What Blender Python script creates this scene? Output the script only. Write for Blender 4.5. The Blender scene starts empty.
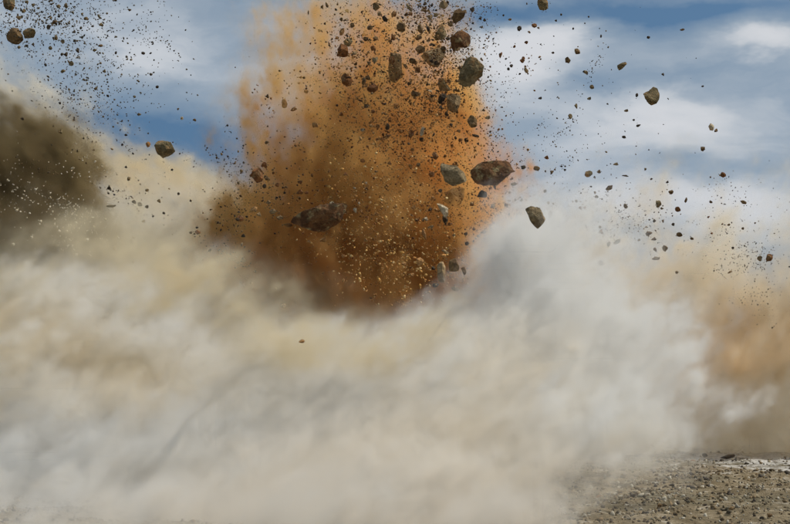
import bpy, bmesh, math, random
import numpy as np
from mathutils import Vector, noise as mnoise

sc = bpy.context.scene
rad = math.radians

# ------------------------------------------------------------------ camera
W0, H0, LENS = 790.0, 524.0, 85.0
FPX = W0 * LENS / 36.0
CAM_H = 3.0
PITCH = math.atan((400.0 - 262.0) / FPX)          # the horizon lies low, behind the dust
cam = bpy.data.objects.new("camera", bpy.data.cameras.new("camera"))
sc.collection.objects.link(cam)
sc.camera = cam
cam.location = (0, 0, CAM_H)
cam.rotation_euler = (rad(90) + PITCH, 0, 0)
cam.data.lens = LENS
cam.data.clip_end = 20000

def P(px, py, d):
    """the real point d metres in front of the camera that photograph pixel (px, py) shows"""
    xc, zc = (px - W0 / 2) / FPX, -(py - H0 / 2) / FPX
    y = math.cos(PITCH) - zc * math.sin(PITCH)
    z = math.sin(PITCH) + zc * math.cos(PITCH)
    k = d / y
    return Vector((xc * k, d, CAM_H + z * k))

# ------------------------------------------------------------------ sky and sun
SUN_DIR = Vector((0.58, 0.05, 0.80)).normalized()          # towards the sun
SUN_EL = math.asin(SUN_DIR.z)
SUN_ROT = math.atan2(SUN_DIR.x, SUN_DIR.y)
world = bpy.data.worlds.new("World")
sc.world = world
world.use_nodes = True

class NT:
    def __init__(s, nt): s.nt = nt; nt.nodes.clear()
    def n(s, t, **kw):
        x = s.nt.nodes.new(t)
        for k, v in kw.items(): setattr(x, k, v)
        return x
    def put(s, sock, v):
        if v is None: return
        if hasattr(v, 'is_linked'): s.nt.links.new(v, sock)
        else:
            if isinstance(v, (tuple, list)) and len(v) == 3 and len(sock.default_value) == 4: v = (*v, 1)
            sock.default_value = v
    def m(s, op, a, b=None, c=None, clamp=False):
        x = s.n('ShaderNodeMath', operation=op, use_clamp=clamp)
        for i, v in enumerate((a, b, c)): s.put(x.inputs[i], v)
        return x.outputs[0]
    def vm(s, op, a, b=None, out='Vector'):
        x = s.n('ShaderNodeVectorMath', operation=op)
        s.put(x.inputs[0], a); s.put(x.inputs[1], b)
        return x.outputs[out]
    def mix(s, f, a, b, mode='MIX'):
        x = s.n('ShaderNodeMix', data_type='RGBA', blend_type=mode)
        s.put(x.inputs['Factor'], f); s.put(x.inputs['A'], a); s.put(x.inputs['B'], b)
        return x.outputs['Result']
    def noise(s, vec, scale, detail=3.0, rough=.5, dist=0.0, out='Fac'):
        x = s.n('ShaderNodeTexNoise')
        if vec is not None: s.put(x.inputs['Vector'], vec)
        x.inputs['Scale'].default_value = scale; x.inputs['Detail'].default_value = detail
        x.inputs['Roughness'].default_value = rough; x.inputs['Distortion'].default_value = dist
        return x.outputs[out]
    def ss(s, v, lo, hi, a=0.0, b=1.0):
        x = s.n('ShaderNodeMapRange', interpolation_type='SMOOTHSTEP')
        s.put(x.inputs['Value'], v)
        for k, q in zip(('From Min', 'From Max', 'To Min', 'To Max'), (lo, hi, a, b)): x.inputs[k].default_value = q
        return x.outputs['Result']

w = NT(world.node_tree)
tc = w.n('ShaderNodeTexCoord')
dirv = tc.outputs['Generated']
sep = w.n('ShaderNodeSeparateXYZ'); w.put(sep.inputs[0], dirv)
dx, dy, dz = sep.outputs
sky = w.n('ShaderNodeTexSky', sky_type='NISHITA', sun_disc=False)
sky.sun_elevation = SUN_EL; sky.sun_rotation = SUN_ROT
sky.air_density = 1.0; sky.dust_density = 0.6; sky.ozone_density = 2.0
w.put(sky.inputs[0], w.vm('NORMALIZE', w.vm('ADD', dirv, (0, 0, .33))))
az = w.m('ARCTAN2', dx, dy)                       # azimuth and elevation in radians
el = w.m('ARCSINE', dz)
wn = w.n('ShaderNodeSeparateXYZ')
w.put(wn.inputs[0], w.vm('SUBTRACT', w.noise(w.vm('MULTIPLY', dirv, (1, 1, 2.2)), 13.0, 5.0, .58, .0, 'Color'), (.5, .5, .5)))
az0, el0 = az, el
az = w.m('ADD', az, w.m('MULTIPLY', wn.outputs[0], .075))
el = w.m('ADD', el, w.m('MULTIPLY', wn.outputs[1], .034))
comb = w.n('ShaderNodeCombineXYZ')
w.put(comb.inputs[0], az); w.put(comb.inputs[1], w.m('MULTIPLY', el, 2.6)); comb.inputs[2].default_value = .37
band = w.noise(comb.outputs[0], 5.0, 3.0, .45, .3)
fine = w.noise(comb.outputs[0], 15.0, 5.0, .52, .3)
def puff(px, py, rx, ry, amp):
    c = P(px, py, 1.0) - Vector((0, 0, CAM_H)); c.normalize()
    a0, e0 = math.atan2(c.x, c.y), math.asin(c.z)
    u = w.m('DIVIDE', w.m('SUBTRACT', az, a0), rx / FPX)
    v = w.m('DIVIDE', w.m('SUBTRACT', el, e0), ry / FPX)
    r2 = w.m('ADD', w.m('MULTIPLY', u, u), w.m('MULTIPLY', v, v))
    return w.m('MULTIPLY', w.m('EXPONENT', w.m('MULTIPLY', r2, -1.0)), amp)
cov = w.ss(w.m('ADD', w.m('MULTIPLY', band, .68), w.m('MULTIPLY', fine, .32)), .36, .65, .30, .84)
for a in ((700, 215, 170, 45, .3), (170, 60, 170, 40, .35), (80, 10, 160, 20, .15), (520, 52, 52, 28, .8), (762, 40, 55, 15, .85), (130, 60, 60, 14, .2),
          (640, 150, 150, 50, .45), (480, 110, 60, 25, .2), (720, 105, 90, 25, .35), (200, 205, 70, 26, .9),
          (185, 145, 80, 28, -.9), (650, 8, 190, 10, -.5), (490, 12, 60, 12, -.35), (705, 172, 70, 16, -.4), (590, 85, 60, 16, -.3), (90,110,80,18,-.25)):
    cov = w.m('ADD', cov, puff(*a))
cov = w.m('MAXIMUM', cov, 0.0)
bright = w.ss(cov, .5, 1.35)
blue = w.mix(1.0, sky.outputs[0], (.82, 1.0, .98), 'MULTIPLY')
cloudc = w.mix(bright, (4.0, 4.85, 5.7), (7.6, 7.8, 8.2))
skyc = w.mix(w.m('MINIMUM', cov, 1.0), blue, cloudc)
bg = w.n('ShaderNodeBackground'); wo = w.n('ShaderNodeOutputWorld')
w.put(bg.inputs[0], skyc); bg.inputs[1].default_value = 0.085
w.put(wo.inputs[0], bg.outputs[0])

sun = bpy.data.objects.new("sun", bpy.data.lights.new("sun", 'SUN'))
sc.collection.objects.link(sun)
sun.data.energy = 3.65
sun.data.angle = rad(0.6)
sun.data.color = (1.0, .94, .84)
sun.rotation_euler = SUN_DIR.to_track_quat('Z', 'Y').to_euler()

sc.view_settings.view_transform = 'Standard'
sc.view_settings.look = 'None'
sc.view_settings.exposure = 0.0
sc.view_settings.gamma = 1.0
cy = sc.cycles
cy.use_denoising = True
cy.max_bounces = 8
cy.volume_bounces = 4
cy.volume_step_rate = 5
cy.volume_max_steps = 512
cy.use_adaptive_sampling = True
cy.adaptive_threshold = 0.06
cy.adaptive_min_samples = 16

def tag(o, label=None, cat=None, group=None, kind=None):
    for k, v in (('label', label), ('category', cat), ('group', group), ('kind', kind)):
        if v: o[k] = v
    return o

def mesh_obj(name, me, mat):
    o = bpy.data.objects.new(name, me)
    if mat: me.materials.append(mat)
    sc.collection.objects.link(o)
    return o

# ------------------------------------------------------------------ materials
def rock_mat(name, a, b, c=None, scale=1.0, rough=.92):
    """stone: broad patches of two colours, fine speckle, pits and a dusting of colour c"""
    mt = bpy.data.materials.new(name); mt.use_nodes = True
    t = NT(mt.node_tree)
    co = t.n('ShaderNodeTexCoord').outputs['Object']
    info = t.n('ShaderNodeObjectInfo')
    co = t.vm('ADD', co, t.vm('SCALE', info.outputs['Location'], None))
    p1 = t.ss(t.noise(co, 2.2 * scale, 5, .62, .5), .4, .6)
    p2 = t.noise(co, 14 * scale, 4, .7)
    col = t.mix(p1, a, b)
    if c: col = t.mix(t.ss(t.noise(t.vm('ADD', co, (7, 3, 1)), 3.1 * scale, 4, .6), .5, .68), col, c)
    col = t.mix(.75, col, t.mix(t.ss(p2, .3, .7), (.55, .55, .55), (1.35, 1.35, 1.35)), 'MULTIPLY')
    bs = t.n('ShaderNodeBsdfPrincipled'); out = t.n('ShaderNodeOutputMaterial')
    t.put(bs.inputs['Base Color'], col); bs.inputs['Roughness'].default_value = rough
    bs.inputs['Specular IOR Level'].default_value = .2
    bp = t.n('ShaderNodeBump'); bp.inputs['Strength'].default_value = .7; bp.inputs['Distance'].default_value = .05
    t.put(bp.inputs['Height'], t.m('ADD', t.noise(co, 5 * scale, 6, .65), t.m('MULTIPLY', p2, .4)))
    t.put(bs.inputs['Normal'], bp.outputs[0])
    t.put(out.inputs['Surface'], bs.outputs[0])
    return mt

M = dict(
    olive=rock_mat('olive_grey_stone', (.13, .098, .048), (.25, .19, .10), (.30, .17, .07)),
    rust=rock_mat('rusty_stone', (.15, .062, .024), (.25, .105, .036), (.25, .15, .07)),
    brown=rock_mat('brown_stone', (.11, .062, .027), (.20, .125, .055), (.24, .155, .075)),
    mixed=rock_mat('rusty_dark_stone', (.085, .040, .017), (.17, .080, .032), (.30, .225, .11)),
    dark=rock_mat('dark_stone', (.035, .026, .018), (.075, .052, .032), (.12, .085, .05)),
    tan=rock_mat('tan_stone', (.24, .165, .085), (.36, .25, .13), (.18, .11, .05)),
    grey=rock_mat('grey_green_stone', (.135, .097, .052), (.25, .19, .105), (.33, .24, .13)),
    pale=rock_mat('pale_stone', (.42, .34, .22), (.55, .47, .33), (.35, .25, .13)),
    orange=rock_mat('orange_stone', (.34, .17, .06), (.45, .25, .10), (.22, .10, .04)),
)

# ------------------------------------------------------------------ dust volumes
def fbm(res, size, beta, seed, low=None, streak=None):
    """smooth random field of a natural spectrum, zero mean, unit deviation"""
    rng = np.random.default_rng(seed)
    f = np.fft.rfftn(rng.standard_normal(res, dtype=np.float32))
    K = []
    for i, (r, s) in enumerate(zip(res, size)):
        q = np.fft.rfftfreq(r, s / r) if i == 2 else np.fft.fftfreq(r, s / r)
        sh = [1, 1, 1]; sh[i] = -1
        K.append(q.reshape(sh))
    if streak:                                        # drawn out along a direction in the XZ plane
        ca, sa = math.cos(rad(streak[0])), math.sin(rad(streak[0])); e = streak[1]
        k2 = ((ca * K[0] + sa * K[2]) * e) ** 2 + ((-sa * K[0] + ca * K[2]) / math.sqrt(e)) ** 2 + K[1] ** 2
    else: k2 = K[0] ** 2 + K[1] ** 2 + K[2] ** 2
    k = np.sqrt(k2)
    k0 = low or 1.0 / max(size)
    f *= (k * k + k0 * k0) ** (-beta / 2)
    f[0, 0, 0] = 0
    x = np.fft.irfftn(f, s=res).astype(np.float32)
    return x / x.std()

def dust_mat(name, base, patch, core, density, aniso=.25):
    """three soils in one cloud, told apart by the grids patch and core that go with its density"""
    mt = bpy.data.materials.new(name); mt.use_nodes = True
    t = NT(mt.node_tree)
    pv = t.n('ShaderNodeVolumePrincipled'); out = t.n('ShaderNodeOutputMaterial')
    a = t.n('ShaderNodeAttribute', attribute_name='patch'); b = t.n('ShaderNodeAttribute', attribute_name='core')
    t.put(pv.inputs['Color'], t.mix(b.outputs['Fac'], t.mix(a.outputs['Fac'], base, patch), core))
    pv.inputs['Density'].default_value = density
    pv.inputs['Anisotropy'].default_value = aniso
    t.put(out.inputs['Volume'], pv.outputs[0])
    return mt

def dust(name, label, cat, lo, hi, vox, blobs, mat, seed, th=.35, soft=.5, amp=.16, beta=2.7, warp=1.0, floor=None, wisp=.75, amp2=.11, streak=None, cores=(), patchy=(.2, 1.3)):
    """a cloud of dust: soft ellipsoids (px, py, rx, ry, d, rd, weight, tilt) placed in the scene, warped and torn by noise,
    sampled into a density grid that a Volume Cube node turns into a volume"""
    res = tuple(int((h - l) / v) for h, l, v in zip(hi, lo, vox))
    size = tuple(h - l for h, l in zip(hi, lo))
    n = fbm(res, size, beta, seed)
    ax = [np.linspace(l, h, r, dtype=np.float32) for l, h, r in zip(lo, hi, res)]
    X, Y, Z = np.meshgrid(*ax, indexing='ij')
    X = X + warp * np.roll(n, (res[0] // 3, 0, 0), (0, 1, 2)); Z = Z + warp * np.roll(n, (0, res[1] // 2, res[2] // 2), (0, 1, 2))
    S = np.zeros(res, np.float32)
    for px, py, rx, ry, d, rd, wt, ang in blobs:
        c = P(px, py, d); s = d / FPX
        ca, sa = math.cos(rad(ang)), math.sin(rad(ang))
        ex = X - c.x; ez = Z - c.z
        u = (ca * ex + sa * ez) / (rx * s); v = (-sa * ex + ca * ez) / (ry * s)
        S += wt * np.exp(-(u * u + v * v + ((Y - c.y) / rd) ** 2))
    m = np.clip(S * 2.5, 0, 1)
    n2 = fbm(res, size, 1.8, seed + 1, low=.2, streak=streak)
    D = np.clip((S + (amp * n + amp2 * n2) * m - th) / soft, 0, 1.4) ** 1.6
    D *= np.exp(wisp * n2 - .5 * wisp * wisp)
    # fade out before the walls of the grid
    for i in range(3):
        e = np.clip(np.minimum(np.arange(res[i]), np.arange(res[i])[::-1]) / 6.0, 0, 1)
        if i == 2 and floor is not None: e[:res[2] // 2] = 1
        sh = [1, 1, 1]; sh[i] = -1
        D *= e.reshape(sh).astype(np.float32)
    pt = np.clip((np.roll(n, (res[0] // 4, res[1] // 3, res[2] // 3), (0, 1, 2)) + .45 * np.roll(n2, 31, 0) - patchy[0]) / (patchy[1] - patchy[0]), 0, 1)
    co = np.zeros(res, np.float32)
    jx = 1.3 * np.roll(n, res[0] // 5, 0) + .7 * n2
    for (px, py, d), r, st in cores:                  # where another kind of soil went up
        c = P(px, py, d)
        co = np.maximum(co, st * np.exp(-(((X + jx - c.x) / r[0]) ** 2 + ((Y - c.y) / r[1]) ** 2 + ((Z + .8 * jx - c.z) / r[2]) ** 2)))
    me = bpy.data.meshes.new(name)
    me.vertices.add(D.size)
    D[D < .004] = 0
    near = D > 0                                       # leave the clean air out of every grid
    for i in range(3): near = near | np.roll(near, 1, i) | np.roll(near, -1, i)
    for an, arr in (("dust_density", D), ("patch", pt * near), ("core", co * near)):
        at = me.attributes.new(an, 'FLOAT', 'POINT')
        at.data.foreach_set("value", np.ascontiguousarray(arr, dtype=np.float32).ravel())
    o = bpy.data.objects.new(name, me); sc.collection.objects.link(o)
    g = bpy.data.node_groups.new(name, 'GeometryNodeTree')
    g.interface.new_socket("Geometry", in_out='INPUT', socket_type='NodeSocketGeometry')
    g.interface.new_socket("Geometry", in_out='OUTPUT', socket_type='NodeSocketGeometry')
    t = NT(g)
    gi = t.n('NodeGroupInput'); go = t.n('NodeGroupOutput')
    q = t.vm('SUBTRACT', t.n('GeometryNodeInputPosition').outputs[0], lo)
    q = t.vm('MULTIPLY', q, tuple((r - 1) / s for r, s in zip(res, size)))
    q = t.vm('FLOOR', t.vm('ADD', q, (.5, .5, .5)))
    idx = t.vm('DOT_PRODUCT', q, (res[1] * res[2], res[2], 1), out='Value')
    def cube(an):
        na = t.n('GeometryNodeInputNamedAttribute', data_type='FLOAT'); na.inputs[0].default_value = an
        si = t.n('GeometryNodeSampleIndex', data_type='FLOAT', domain='POINT')
        t.put(si.inputs[0], gi.outputs[0]); t.put(si.inputs['Value'], na.outputs['Attribute']); t.put(si.inputs['Index'], idx)
        vc = t.n('GeometryNodeVolumeCube'); t.put(vc.inputs['Density'], si.outputs[0])
        vc.inputs['Min'].default_value = lo; vc.inputs['Max'].default_value = hi
        for k, r in zip('XYZ', res): vc.inputs['Resolution ' + k].default_value = r
        return vc.outputs[0]
    vol = cube("dust_density")
    for an in ("patch", "core"):
        gg = t.n('GeometryNodeGetNamedGrid'); t.put(gg.inputs[0], cube(an)); gg.inputs['Name'].default_value = "density"
        st_ = t.n('GeometryNodeStoreNamedGrid'); t.put(st_.inputs[0], vol); st_.inputs['Name'].default_value = an; t.put(st_.inputs['Grid'], gg.outputs['Grid'])
        vol = st_.outputs[0]
    sm = t.n('GeometryNodeSetMaterial'); t.put(sm.inputs[0], vol); sm.inputs['Material'].default_value = mat
    t.put(go.inputs[0], sm.outputs[0])
    o.modifiers.new("volume", 'NODES').node_group = g
    return tag(o, label, cat, kind='stuff')

DM = dict(
    white=dust_mat('white_dust', (.95, .94, .912), (.935, .88, .79), (.89, .77, .55), .5, .2),
    orange=dust_mat('orange_dust', (.90, .63, .26), (.85, .49, .17), (.74, .35, .11), .62, .15),
    soil=dust_mat('dark_soil_dust', (.25, .19, .10), (.38, .30, .16), (.5, .4, .25), 1.1, .1),
    veil=dust_mat('olive_tan_dust', (.89, .79, .58), (.82, .69, .46), (.8, .65, .4), .22, .25),
    tan=dust_mat('tan_dust', (.958, .935, .865), (.94, .88, .75), (.85, .72, .48), .3, .25),
    tanr=dust_mat('ochre_dust', (.957, .905, .80), (.935, .825, .64), (.88, .64, .35), .2, .25),
)
# px, py, rx, ry, d, rd, weight, tilt
dust('orange_dust_plume', 'tall orange brown plume of blasted earth rising at the centre', 'dust plume',
     (-11, 71, -0.3), (10, 95, 22.5), (.085, .27, .095),
     [(385, 300, 120, 70, 83, 6, 1.1, 0), (350, 220, 90, 80, 83, 6, .8, 0), (455, 215, 60, 70, 82, 5, .7, 0), (400, 200, 90, 90, 83, 6, .6, 0),
      (340, 130, 75, 80, 83, 5, .55, 0), (395, 125, 56, 75, 83, 5, .60, 0), (300, 110, 58, 110, 84, 5, .38, 4), (365, 20, 100, 80, 84, 6, .22, 0), (455, 110, 60, 110, 84, 6, .2, 0), (268, 35, 36, 60, 84, 4, .42, 0),
      (430, 95, 36, 50, 83, 5, .38, 0), (505, 222, 52, 46, 81, 4, .75, 0), (255, 210, 50, 60, 83, 4, .40, 0), (275, 270, 80, 50, 83, 5, .6, 0), (400, 400, 120, 70, 84, 5, .8, 0)],
     DM['orange'], 11, cores=[((390, 235, 80), (5.2, 9, 4.2), .95), ((420, 310, 80), (5, 9, 1.5), .15)],
     th=.12, soft=.95, amp=.17, warp=.7, floor=1, streak=(97, 1.3), wisp=.8, amp2=.15)
dust('white_dust_cloud', 'thick whitish dust cloud billowing low across the whole foreground', 'dust cloud',
     (-24, 34, -0.3), (15.5, 80, 13), (.095, .31, .09),
     [(-30, 440, 120, 70, 64, 9, 1.0, 0), (80, 430, 120, 60, 62, 9, .8, 0), (-20, 372, 130, 54, 68, 9, .9, 0), (90, 378, 110, 46, 68, 9, .75, 0), (190, 380, 110, 52, 69, 8, .85, 0), (300, 412, 130, 54, 66, 9, 1.1, 0),
      (425, 404, 110, 54, 66, 9, 1.1, 0), (553, 292, 42, 58, 70, 6, 1.1, 0), (595, 335, 60, 78, 70, 7, 1.1, 0), (645, 395, 55, 50, 70, 7, 1.0, -25),
      (60, 460, 150, 60, 56, 9, .9, 0), (250, 460, 150, 46, 55, 9, .8, 0), (430, 470, 130, 50, 55, 9, .9, 0), (522, 440, 80, 50, 60, 9, .7, 0), (495, 385, 56, 52, 68, 7, .9, -30),
      (700, 415, 80, 26, 74, 6, .5, 0), (60, 310, 120, 40, 72, 5, .36, 0), (190, 316, 80, 34, 73, 5, .40, -8), (566, 242, 44, 32, 72, 4, .5, 0), (180, 508, 280, 44, 46, 8.5, 1.4, 0), (470, 515, 110, 30, 46, 6, .5, 0), (610, 290, 50, 45, 72, 4, .5, 0)],
     DM['white'], 23, cores=[((500, 385, 64), (3.2, 7, 2.2), .7), ((600, 470, 60), (3.2, 7, 1.4), 1.0), ((270, 505, 52), (7, 9, .9), .5), ((50, 305, 70), (8, 10, 1.7), 1.0), ((200, 325, 70), (5.5, 10, 2.0), 1.0), ((320, 345, 69), (3.5, 8, 1.2), .8)],
      th=.14, soft=1.0, amp=.2, warp=.9, floor=1, streak=(42, 1.4), amp2=.14, wisp=.9)
dust('tan_dust_veil', 'thin olive tan dust veil drifting between the dark plumes and the white bank', 'dust cloud',
     (-17, 52, 3.5), (5, 68, 11), (.13, .33, .12),
     [(40, 275, 110, 38, 60, 4, .8, 0), (150, 292, 80, 38, 60, 4, .8, -10), (240, 312, 80, 42, 60, 4, .9, -10), (340, 330, 80, 26, 60, 3.5, .8, 0), (430, 332, 55, 26, 60, 3.5, .7, 20)],
     DM['veil'], 71, cores=[], th=.12, soft=1.0, amp=.24, warp=.8, streak=(30, 1.3), amp2=.15, wisp=.8)
dust('dark_soil_jet', 'dark brown jet of soil and dust at the left edge', 'dust plume',
     (-27, 73, -0.3), (-6, 92, 18), (.11, .32, .11),
     [(-50, 150, 80, 55, 82, 5, .7, 0), (0, 195, 62, 42, 81, 5, 1.15, -22), (58, 228, 55, 26, 81, 4, .9, -22), (-60, 240, 90, 60, 82, 6, 1.0, 0), (115, 250, 60, 24, 81, 4, .7, -32), (25, 150, 50, 22, 82, 4, .5, -38), (40, 262, 90, 26, 80, 4, .4, 0)],
     DM['soil'], 37, th=.12, soft=1.3, amp=.30, amp2=.18, warp=.7, floor=1, streak=(140, 1.3))
dust('tan_dust_cloud', 'cream and tan dust cloud sloping down from the upper left', 'dust cloud',
     (-34, 82, -0.3), (2, 108, 27), (.13, .38, .13),
     [(-30, 105, 110, 55, 93, 6, .8, -38), (50, 150, 80, 48, 93, 6, .85, -38), (130, 205, 75, 45, 93, 6, .8, -28), (210, 255, 75, 55, 92, 6, .85, -10),
      (100, 280, 130, 60, 93, 6, .9, 0), (-20, 50, 50, 50, 93, 5, .5, -35), (240, 330, 130, 90, 93, 6, 1.0, 0), (-60, 280, 120, 100, 93, 6, .9, 0), (30, 20, 70, 40, 93, 5, .2, -35), (195, 205, 75, 40, 93, 5, .5, -20), (130, 290, 90, 30, 86, 5, .5, 0), (240, 310, 70, 40, 86, 4, .7, 0)],
     DM['tan'], 41, cores=[((60, 185, 93), (6.5, 14, 3.4), 1.0), ((230, 310, 86), (6.5, 14, 2.6), 1.0)],
      th=.13, soft=.95, amp=.28, warp=1.2, floor=1, streak=(145, 1.3), amp2=.15)
dust('ochre_dust_cloud', 'hazy ochre dust cloud drifting at the right edge', 'dust cloud',
     (1, 88, -0.3), (40, 138, 24), (.17, .45, .16),
     [(620, 320, 110, 80, 102, 8, .9, 0), (740, 340, 110, 80, 102, 8, 1.1, 0), (850, 300, 90, 120, 102, 8, 1.2, 0), (785, 225, 46, 90, 102, 6, .55, 0),
      (560, 230, 90, 80, 100, 6, .58, 0), (700, 405, 200, 30, 119, 11, 1.5, 0), (860, 400, 160, 40, 119, 11, 1.5, 0), (680, 240, 110, 50, 102, 7, .38, 0), (600, 175, 130, 90, 102, 7, .34, 0), (695, 350, 60, 32, 98, 4, .9, 0), (745, 434, 130, 12, 100, 6, .4, 0)],
     DM['tanr'], 53, cores=[((690, 352, 100), (3.6, 12, 1.8), .85), ((755, 320, 102), (2.4, 12, 1.6), .5)],
      th=.11, soft=.8, amp=.2, warp=1.1, floor=1, wisp=.85, streak=(60, 1.4))

# ------------------------------------------------------------------ ground
def ground_mat():
    mt = bpy.data.materials.new('stony_ground'); mt.use_nodes = True
    t = NT(mt.node_tree)
    pos = t.n('ShaderNodeNewGeometry').outputs['Position']
    big = t.noise(pos, .10, 4, .55); mid = t.noise(pos, .7, 5, .65); fin = t.noise(pos, 6.0, 5, .7)
    col = t.mix(t.ss(mid, .38, .62), (.15, .115, .065), (.27, .215, .135))
    col = t.mix(t.ss(big, .45, .62), col, (.14, .12, .075))
    # chalky white dusting, mostly far right
    sp = t.n('ShaderNodeSeparateXYZ'); t.put(sp.inputs[0], pos)
    c = P(775, 452, 108)
    u = t.m('DIVIDE', t.m('SUBTRACT', sp.outputs[0], 19.5), 6.5); v = t.m('DIVIDE', t.m('SUBTRACT', sp.outputs[1], 97.0), 19.0)
    g1 = t.m('EXPONENT', t.m('MULTIPLY', t.m('ADD', t.m('MULTIPLY', u, u), t.m('MULTIPLY', v, v)), -1.0))
    ch = t.m('ADD', t.m('ADD', t.m('MULTIPLY', g1, .27), t.m('MULTIPLY', mid, .75)), t.m('MULTIPLY', fin, .35))
    col = t.mix(t.ss(ch, .60, .80), col, (.52, .50, .46))
    col = t.mix(.6, col, t.mix(t.ss(fin, .35, .65), (.45, .43, .40), (1.3, 1.3, 1.3)), 'MULTIPLY')
    bs = t.n('ShaderNodeBsdfPrincipled'); out = t.n('ShaderNodeOutputMaterial')
    t.put(bs.inputs['Base Color'], col); bs.inputs['Roughness'].default_value = .95; bs.inputs['Specular IOR Level'].default_value = .15
    bp = t.n('ShaderNodeBump'); bp.inputs['Strength'].default_value = .8; bp.inputs['Distance'].default_value = .12
    t.put(bp.inputs['Height'], t.m('ADD', mid, fin)); t.put(bs.inputs['Normal'], bp.outputs[0])
    t.put(out.inputs['Surface'], bs.outputs[0])
    return mt

def gz(x, y):
    f = mnoise.fractal(Vector((x * .16, y * .12, 3.1)), 1.0, 2.0, 4) * .26 + mnoise.fractal(Vector((x * .9, y * .7, 1.7)), .8, 2.0, 3) * .11
    e = min(1, max(0, min(x + 32, 36 - x, y - 24, 134 - y) / 6.0))
    return f * e
GM = ground_mat()
xs = [-6000, -2000, -600, -200, -80] + list(np.linspace(-32, 36, 230)) + [80, 200, 600, 2000, 6000]
ys = [-600, -150, -30, 5] + list(np.linspace(24, 134, 260)) + [170, 260, 500, 1500, 9000]
gme = bpy.data.meshes.new('ground')
vs = [(x, y, gz(x, y)) for y in ys for x in xs]
nx = len(xs)
fs = [(j * nx + i, j * nx + i + 1, (j + 1) * nx + i + 1, (j + 1) * nx + i) for j in range(len(ys) - 1) for i in range(nx - 1)]
gme.from_pydata(vs, [], fs)
gme.polygons.foreach_set('use_smooth', [True] * len(fs))
tag(mesh_obj('ground', gme, GM), kind='structure')

# ------------------------------------------------------------------ small stones as one mesh
ICO = bmesh.new(); bmesh.ops.create_icosphere(ICO, subdivisions=1, radius=1.0)
IV = np.array([v.co[:] for v in ICO.verts]); IF = np.array([[v.index for v in f.verts] for f in ICO.faces]); ICO.free()
def shards(rng, pos, size, flat=.65):
    """vertices and faces of many angular stones; size is the radius of each"""
    n = len(pos)
    v = np.repeat(IV[None], n, 0) * (1 + rng.uniform(-.38, .38, (n, len(IV), 1)))
    v *= np.stack([rng.uniform(.75, 1.35, n), rng.uniform(.6, 1.1, n), rng.uniform(flat * .7, 1.0, n)], 1)[:, None, :]
    a = rng.normal(size=(n, 4)); a /= np.linalg.norm(a, axis=1)[:, None]
    q0, q1, q2, q3 = a.T
    R = np.stack([1 - 2 * (q2**2 + q3**2), 2 * (q1*q2 - q0*q3), 2 * (q1*q3 + q0*q2), 2 * (q1*q2 + q0*q3), 1 - 2 * (q1**2 + q3**2), 2 * (q2*q3 - q0*q1),
                  2 * (q1*q3 - q0*q2), 2 * (q2*q3 + q0*q1), 1 - 2 * (q1**2 + q2**2)], 1).reshape(n, 3, 3)
    v = np.einsum('nij,nkj->nki', R, v) * size[:, None, None] + pos[:, None, :]
    f = IF[None] + (np.arange(n) * len(IV))[:, None, None]
    return v.reshape(-1, 3), f.reshape(-1, 3)
def shard_mat(name, cols):
    mt = bpy.data.materials.new(name); mt.use_nodes = True
    t = NT(mt.node_tree)
    at = t.n('ShaderNodeNewGeometry').outputs['Random Per Island']
    rp = t.n('ShaderNodeValToRGB'); rp.color_ramp.interpolation = 'CONSTANT'
    e = rp.color_ramp.elements
    for i, c in enumerate(cols):
        x = e[i] if i < 2 else e.new(i / len(cols))
        x.position = i / len(cols); x.color = (*c, 1)
    t.put(rp.inputs[0], at)
    bs = t.n('ShaderNodeBsdfPrincipled'); out = t.n('ShaderNodeOutputMaterial')
    t.put(bs.inputs['Base Color'], rp.outputs[0]); bs.inputs['Roughness'].default_value = .95; bs.inputs['Specular IOR Level'].default_value = .15
    t.put(out.inputs['Surface'], bs.outputs[0])
    return mt
def stuff(name, v, f, mat, label, cat):
    me = bpy.data.meshes.new(name)
    me.vertices.add(len(v)); me.vertices.foreach_set('co', v.astype(np.float32).ravel())
    me.loops.add(f.size); me.loops.foreach_set('vertex_index', f.astype(np.int32).ravel())
    me.polygons.add(len(f)); me.polygons.foreach_set('loop_start', np.arange(0, f.size, 3, dtype=np.int32))
    me.update(calc_edges=True)
    return tag(mesh_obj(name, me, mat), label, cat, kind='stuff')

rng = np.random.default_rng(5)
SM = dict(
    dark=shard_mat('dark_fragments', [(.06, .038, .02), (.13, .075, .034), (.085, .06, .034), (.20, .13, .06), (.04, .028, .02)]),
    olive=shard_mat('olive_fragments', [(.07, .055, .035), (.12, .09, .05), (.05, .04, .03), (.17, .13, .08), (.09, .075, .05)]),
    rust=shard_mat('rust_fragments', [(.15, .07, .026), (.25, .12, .042), (.10, .045, .02), (.36, .21, .085), (.19, .085, .03)]),
    gold=shard_mat('pale_fragments', [(.74, .46, .16), (.62, .34, .10), (.78, .56, .26), (.5, .25, .08)]),
    cream=shard_mat('cream_fragments', [(.55, .47, .33), (.42, .35, .23), (.62, .55, .42)]),
    stone=shard_mat('ground_stones', [(.17, .13, .08), (.27, .22, .14), (.13, .11, .075), (.42, .38, .30), (.08, .065, .05), (.22, .16, .09)]),
)

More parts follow.
